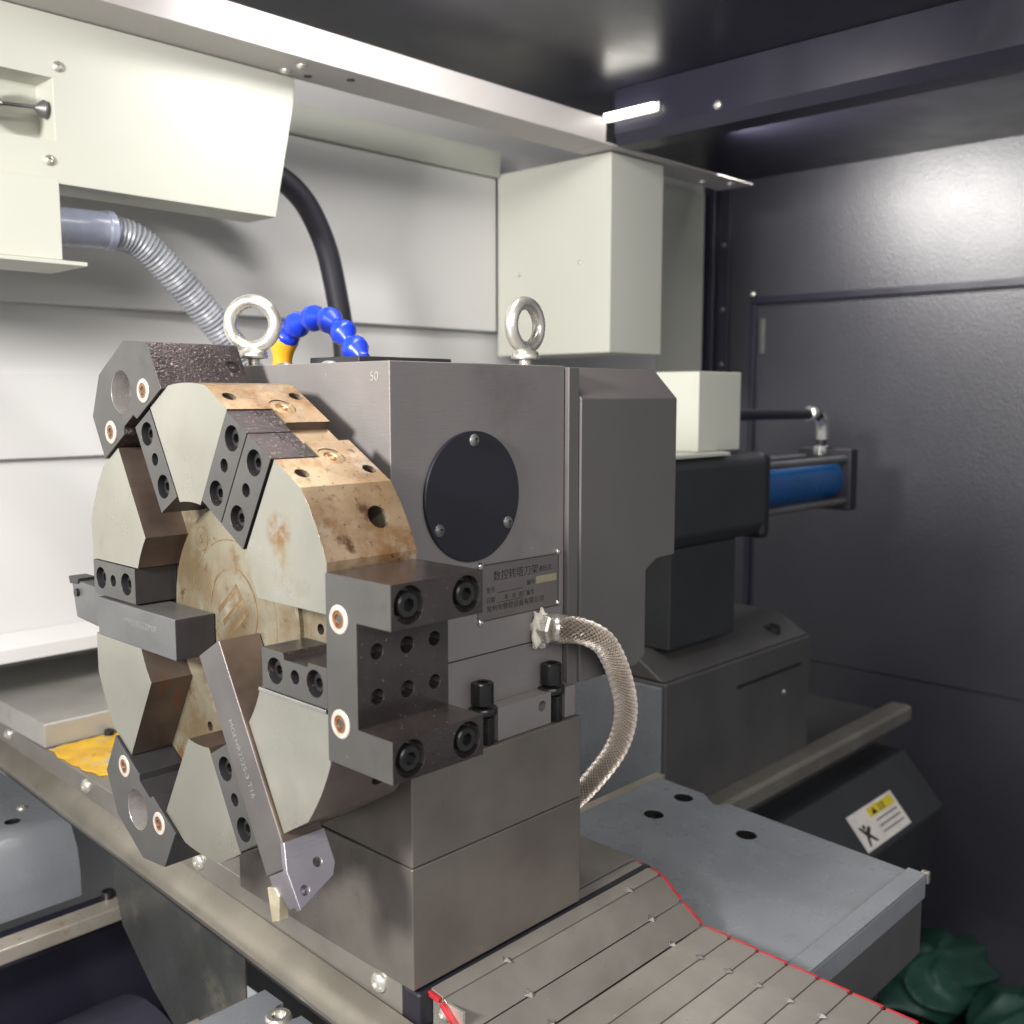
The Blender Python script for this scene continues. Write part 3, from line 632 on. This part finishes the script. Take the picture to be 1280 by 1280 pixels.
# clamping wedges
def wedge(st, v0, v1, step=False, u1=149.0, x0=X0 - .5):
    vm = (v0 + v1) / 2
    poly = [(82, v0), (u1, v0), (u1, v1), (82, v1)] if not step else [(82, v0), (u1, v0), (u1, v1 - 1.2), (131, v1 - 1.2), (130, v1 - 4), (106, v1 - 4), (105, v1), (82, v1)]
    b = st_bm(poly, st, x0, XF - 1)
    cut = [cyl_bm(W(u, vm, st, x0 - 4), W(u, vm, st, x0 + 9), 8.2, n=28) for u in (96, 137)] + [cyl_bm(W(117, vm, st, x0 - 4), W(117, vm, st, x0 + 12), 4.4, n=20)]
    b = boolean(b, join(*cut)); bmesh.ops.recalc_face_normals(b, faces=b.faces[:])
    for f in b.faces:
        if f.normal.x > -.9: f.material_index = 1 if f.normal.dot(udir(st)) > .9 else 2
    o = finish('clamp_wedge', b, [M['oxidefront'], M['oxideworn'], M['oxide']], disc, .6)
    for k, u in enumerate((96, 137)): inst('socket_screw', 'cap', W(u, vm, st, x0 + 3.2), (-1, 0, 0), o, random.random() * 2, 1.12)
    return o
wedge(0, -26, -.6, True); wedge(60, -26.5, 1.6); wedge(60, 2.6, 28.9); wedge(120, -28.5, -3); wedge(180, -28.5, -2.2); wedge(300, -28.8, -2.6)
finish('gib_strip', st_bm([(78, -29.1), (148, -29.1), (148, -26.6), (78, -26.6)], 0, X0 - 1.2, XF - 1), M['chrome'], disc, .4)
# plugs and centre screws on the bare rim flat
for v in (31.5, -28.5):
    p = finish('rim_plug', lathe_bm(W(147.5, v, 60, 382), udir(60), [(8.6, 0), (8.6, 1.9), (5.2, 2.1), (4.4, 1.2), (4.2, .6), (.1, .6)], 28), M['rim'], disc)
    finish('plug_core', lathe_bm(W(148.2, v, 60, 382), udir(60), [(4.1, 0), (3.8, .6), (2.2, .8), (2, .2), (.1, .2)], 20), M['copper'], p)

def plug(st, u, v, x, parent):
    p = finish('nozzle_plug', lathe_bm(W(u, v, st, x), (-1, 0, 0), [(8.4, -1), (8.4, .5), (7.8, 1.0), (5.4, 1.0), (5.0, -.9), (.1, -.9)], 28), M['ring'], parent)
    finish('plug_core', lathe_bm(W(u, v, st, x), (-1, 0, 0), [(5.1, -.7), (4.9, .75), (3.2, .8), (2.9, -.6), (.1, -.6)], 20), M['copper'], p)

# ------------------------------------------------------------------ tool holders
def faces_by_dir(b, st, front=0, side=1, out=2):
    bmesh.ops.recalc_face_normals(b, faces=b.faces[:])
    for f in b.faces:
        f.material_index = front if f.normal.x < -.9 else (out if f.normal.dot(udir(st)) > .5 else side)
HX0, HX1 = 338, 406
t = thing('clevis_tool_holder', W(153, 0, 0, HX0), 'black forked tool holder bolted to the right side of the disc', 'tool holder', 'tool holders on the disc')
b = st_bm([(151.2, -55), (208.5, -55), (208.5, -31), (179, -31), (179, 29), (208.5, 29), (208.5, 54), (151.2, 54)], 0, HX0, HX1)
cut = []
for v in (-43, 41.8):
    for x in (350.5, 393): cut.append(cyl_bm(W(202, v, 0, x), W(215, v, 0, x), 10.6, n=36))
for v in (11, -15):
    for x, r in ((352, 4.6), (374, 5.0), (395, 4.4)): cut.append(cyl_bm(W(170, v, 0, x), W(190, v, 0, x), r, n=20))
cut.append(cyl_bm(W(172, 15.5, 0, 374), W(190, 15.5, 0, 374), 4.0, n=20))
b = boolean(b, join(*cut[:-1])); faces_by_dir(b, 0)
finish('fork', b, [M['oxidefront'], M['oxideside'], M['oxideside']], t, .8)
for v in (-43, 41.8):
    for x in (350.5, 393): inst('socket_screw', 'capbig', W(208.6, v, 0, x), udir(0), t, random.random(), 1.0)
for v in (-31, 29): plug(0, 163.5, v, HX0, t)

def bore_holder(st, label):
    t = thing('boring_bar_holder', W(151, 0, st, HX0), label, 'tool holder', 'tool holders on the disc')
    poly = [(151.2, -52), (189, -52), (206, -24), (206, 20), (187, 48), (151.2, 48)]
    poly = [(151.2, -53), (188, -53), (207, -24), (207, 22), (187, 49), (151.2, 49), (151.2, 12), (156, 9), (156, -8), (151.2, -11)]
    b = st_bm(poly, st, HX0, HX1 + 2)
    b = boolean(b, lathe_bm(W(179, -1, st, HX0 - 9), (1, 0, 0), [(15, 0), (15, 24), (13.4, 24.2), (13.4, 29), (15, 29.2), (15, 36), (13.8, 36.2), (13.8, 90)], 40))
    bmesh.ops.recalc_face_normals(b, faces=b.faces[:]); c0 = W(179, -1, st, 0)
    for f in b.faces:
        c = f.calc_center_median(); rr = math.hypot(c.y - c0.y, c.z - c0.z)
        if f.normal.x < -.9: f.material_index = 0
        elif rr < 15.5: f.material_index = 2
        else: f.material_index = 1
    o = finish('holder_body', b, [M['oxidefront'], M['oxideworn'] if st == 120 else M['oxide'], M['bore']], t, .8)
    for v in (-31, 28.5): plug(st, 162.5, v, HX0, o)
    inst('socket_screw', 'cap', W(170, -53.5, st, 398), -vdir(st), o)
bore_holder(120, 'black boring bar holder with a round bore at the top left of the disc')
bore_holder(240, 'black boring bar holder with a round bore at the bottom left of the disc')

# ------------------------------------------------------------------ cutting tools
t = thing('turning_tool', W(22, 14, 180, 338), 'square grey turning tool held level in the left slot', 'cutting tool', 'cutting tools in the disc')
b = st_bm([(22, -.6), (141, -.6), (141, 28.8), (22, 28.8)], 180, 337.5, XF - 5)
bmesh.ops.recalc_face_normals(b, faces=b.faces[:])
for f in b.faces: f.material_index = 1 if f.normal.dot(udir(180)) < -.9 else 0
sh = finish('shank', b, [M['steel'], M['toolend']], t, 1.0)
text('etched_lettering', 'MWLNR2525M08', 6.5, W(97, 13, 180, 337.4), (0, -1, 0), (0, 0, 1), M['etch'], sh, .05)
b = st_bm([(141.2, 0), (152, 0), (160, -4), (204, -6), (203, 0), (197, 25), (160, 27), (152, 27), (141.2, 27)], 180, 345, XF - 5)
hd = finish('head', b, M['steel'], t, 1.0)
finish('insert', st_bm([(187, -8), (206, -8), (204, -2), (189, -3.5)], 180, 343.5, 358), M['toolend'], hd, .5)
finish('clamp_screw', cyl_bm(W(192, 4, 180, 345.5), W(192, 4, 180, 342.5), 3.2, n=16), M['screw'], hd)

t = thing('grooving_tool', W(21, 14, 300, 338), 'long grey grooving tool pointing down to the cross slide', 'cutting tool', 'cutting tools in the disc')
b = st_bm([(21, -1.8), (170, -1.8), (170, 28), (21, 28)], 300, 337.5, XF - 5)
bmesh.ops.recalc_face_normals(b, faces=b.faces[:])
for f in b.faces: f.material_index = 1 if f.normal.x > -.9 else 0
sh = finish('shank', b, [M['toolgrey'], M['slot']], t, .9)
text('etched_lettering', 'MGEHR2525-3 T16', 6.5, W(70, 10, 300, 337.4), udir(300), vdir(300), M['etch'], sh, .05)
b = st_bm([(170.3, -1.8), (176, -1.8), (182, 4), (194, 10), (194, 28), (170.3, 28)], 300, 339, 350)
hd = finish('head', b, M['lilac'], t, .8)
finish('insert', st_bm([(176, -6), (197, -13), (198, -4), (184, 5), (178, 3)], 300, 338, 345), M['insert'], hd, .6)
def vplate():
    pu = [(155, 336), (155, 366), (177, 366), (184, 362), (196, 333), (172, 332)]
    b = bm_prism([W(u, 28.2, 300, x) for u, x in pu], [W(u, 33, 300, x) for u, x in pu])
    b = boolean(b, join(*[cyl_bm(W(u, 27, 300, x), W(u, 36, 300, x), 3.0, n=20) for u, x in ((173, 354), (186, 340))]))
    return finish('support_blade', b, M['lilac'], t, .5)
vplate()

# ================================================================== TAILSTOCK SIDE
t = thing('tailstock', (1320, 850, -575), 'dark tailstock with a blue cylinder behind the turret', 'tailstock')
bm = prism_bm([(775, -190), (790, -207), (905, -207), (905, -84), (785, -84), (775, -94)], 'x', 1090, 1358)
finish('quill_housing', bm, M['tail'], t, 6)
box('end_flange', 1358.5, 1384, 779, 900, -214, -84, M['rubber'], t, 10)
c = finish('air_cylinder', cyl_bm((1384.5, 838, -143), (1662, 838, -143), 37, n=48), M['cylblue'], t)
for dy, dz in ((-38, 36), (38, 36), (-38, -36), (38, -36)): finish('tie_rod', cyl_bm((1384.5, 838 + dy, -143 + dz), (1680, 838 + dy, -143 + dz), 6, n=14), M['steel'], c)
box('end_cap', 1662.5, 1690, 788, 888, -196, -90, M['rubber'], t, 3)
box('column', 1150, 1320, 800, 900, -352, -207.5, M['tail'], t, 4)
prism('base_top', [(778, -384), (830, -352), (960, -352), (1000, -384)], 'x', 1110, 1510, M['tailgrey'], t, 3)
box('base', 1110, 1515, 775, 1010, -584, -384.5, M['tailgrey'], t, 4)
box('end_cover', 1104, 1109.5, 780, 1010, -584, -390, M['castblue'], t, 1)
inst('socket_screw', 'capbig', (1440, 806, -362), (0, 0, 1), t, 0, 2.0)
box('cast_slot', 1290, 1480, 772.5, 774.5, -428, -424, M['dark'], t, .5)
inst('button_screw', 'dome', (1430, 774.6, -462), (0, -1, 0), t, 0, 1)
p = finish('air_pipe', tube_bm(resample(spline([(1330, 842, -30), (1450, 842, -29), (1600, 842, -30), (1630, 842, -31), (1650, 842, -38), (1657, 842, -56), (1658, 842, -100)], 10), 4), 9, 16), M['rubber'], t, 0, 60)
finish('elbow_fitting', tube_bm(resample(spline([(1648, 841, -35), (1657, 841, -50), (1659, 841, -76)], 8), 3), 10.5, 16), M['chrome'], p, 0, 60)
finish('elbow_fitting', lathe_bm((1608, 842, -30), (1, 0, 0), [(9.5, 0), (13, 2), (13, 16), (10, 20)], 20), M['chrome'], p, 0, 40)
finish('elbow_fitting', lathe_bm((1658, 842, -102), (0, 0, 1), [(12, 0), (13, 4), (13, 16), (9.5, 18)], 20), M['chrome'], p, 0, 40)
finish('port_fitting', cyl_bm((1338, 842, -84), (1338, 842, -38), 7, n=16), M['chrome'], p)
t = thing('lubricator_box', (1260, 850, -82), 'white box standing on top of the tailstock', 'box')
box('shell', 1212, 1322, 800, 905, -78, 34, M['white'], t, 1.5)
box('base_tray', 1090, 1262, 778, 905, -83.5, -78.5, M['white'], t, 1)

# way guard with caution label
t = thing('way_guard', (1550, 650, -900), 'black slanted guard below the bed way with a caution label', 'guard')
prism('panel', [(800, -640), (730, -640), (656, -725), (656, -738), (690, -900), (800, -900)], 'x', 985, 1800, M['tail'], t, 3)
d = Vector((0, -105, -121)).normalized(); n = Vector((0, -121, 105)).normalized()
def gp(x, s, h): return Vector((x, 730, -640)) + d * s + n * h
lb = finish('caution_label', bm_prism([gp(x, s, .3) for x, s in ((1508, 43), (1672, 43), (1672, 104), (1508, 104))], [gp(x, s, .9) for x, s in ((1508, 43), (1672, 43), (1672, 104), (1508, 104))]), M['label'], t)
def lab(name, x0, x1, s0, s1, m): return finish(name, bm_prism([gp(x, s, .95) for x, s in ((x0, s0), (x1, s0), (x1, s1), (x0, s1))], [gp(x, s, 1.2) for x, s in ((x0, s0), (x1, s0), (x1, s1), (x0, s1))]), M[m], lb)
lab('warning_band', 1572, 1664, 48, 63, 'labely')
finish('warning_triangle', bm_prism([gp(x, s, 1.25) for x, s in ((1582, 61), (1600, 61), (1591, 50))], [gp(x, s, 1.5) for x, s in ((1582, 61), (1600, 61), (1591, 50))]), M['ink'], lb)
text('warning_word', '注意', 13, gp(1606, 60.5, 1.3), (1, 0, 0), -d, M['ink'], lb, .1)
for s0 in (70, 80, 90): lab('text_line', 1582, 1660, s0, s0 + 2.2, 'steel')
finish('pictogram', bm_prism([gp(x, s, 1.0) for x, s in ((1520, 66), (1527, 66), (1535, 76), (1550, 70), (1554, 75), (1542, 82), (1556, 97), (1549, 97), (1536, 86), (1528, 98), (1522, 98), (1530, 82))],
       [gp(x, s, 1.3) for x, s in ((1520, 66), (1527, 66), (1535, 76), (1550, 70), (1554, 75), (1542, 82), (1556, 97), (1549, 97), (1536, 86), (1528, 98), (1522, 98), (1530, 82))]), M['ink'], lb)
finish('pictogram_head', cyl_bm(gp(1537, 69, 1.0), gp(1537, 69, 1.4), 4, n=16), M['ink'], lb)

# green bags in the chip pan
def bag(name, c, r, seed, label):
    rnd = random.Random(seed); bm = bmesh.new(); bmesh.ops.create_icosphere(bm, subdivisions=4, radius=1)
    bmesh.ops.subdivide_edges(bm, edges=bm.edges[:], cuts=1, use_grid_fill=True)
    ph = [rnd.uniform(0, 6.28) for _ in range(8)]
    for v in bm.verts:
        n_ = v.co.normalized(); a_ = math.atan2(n_.y, n_.x)
        fold = .34 - abs(math.sin(a_ * 2.5 + ph[0] + 1.7 * math.sin(n_.z * 2.5 + ph[1]))) * .20 - abs(math.sin(n_.z * 2.6 + 1.6 * math.sin(a_ * 2 + ph[2]) + ph[3])) * .14 + .02 * math.sin(n_.x * 9 + n_.y * 7)
        k = .82 + fold
        v.co = Vector((c[0] + n_.x * r[0] * k, c[1] + n_.y * r[1] * k, max(c[2] + n_.z * r[2] * k, -999)))
    o = finish(name, bm, M['green'], None, 0, 80); tag(o, label, 'bag', 'green bags in the chip pan')
bag('plastic_bag', (1650, 600, -955), (140, 80, 42), 1, 'darker green plastic bag behind, under the apron plate corner')
bag('plastic_bag', (1600, 440, -955), (130, 78, 46), 4, 'nearer green plastic bag at the lower right corner')
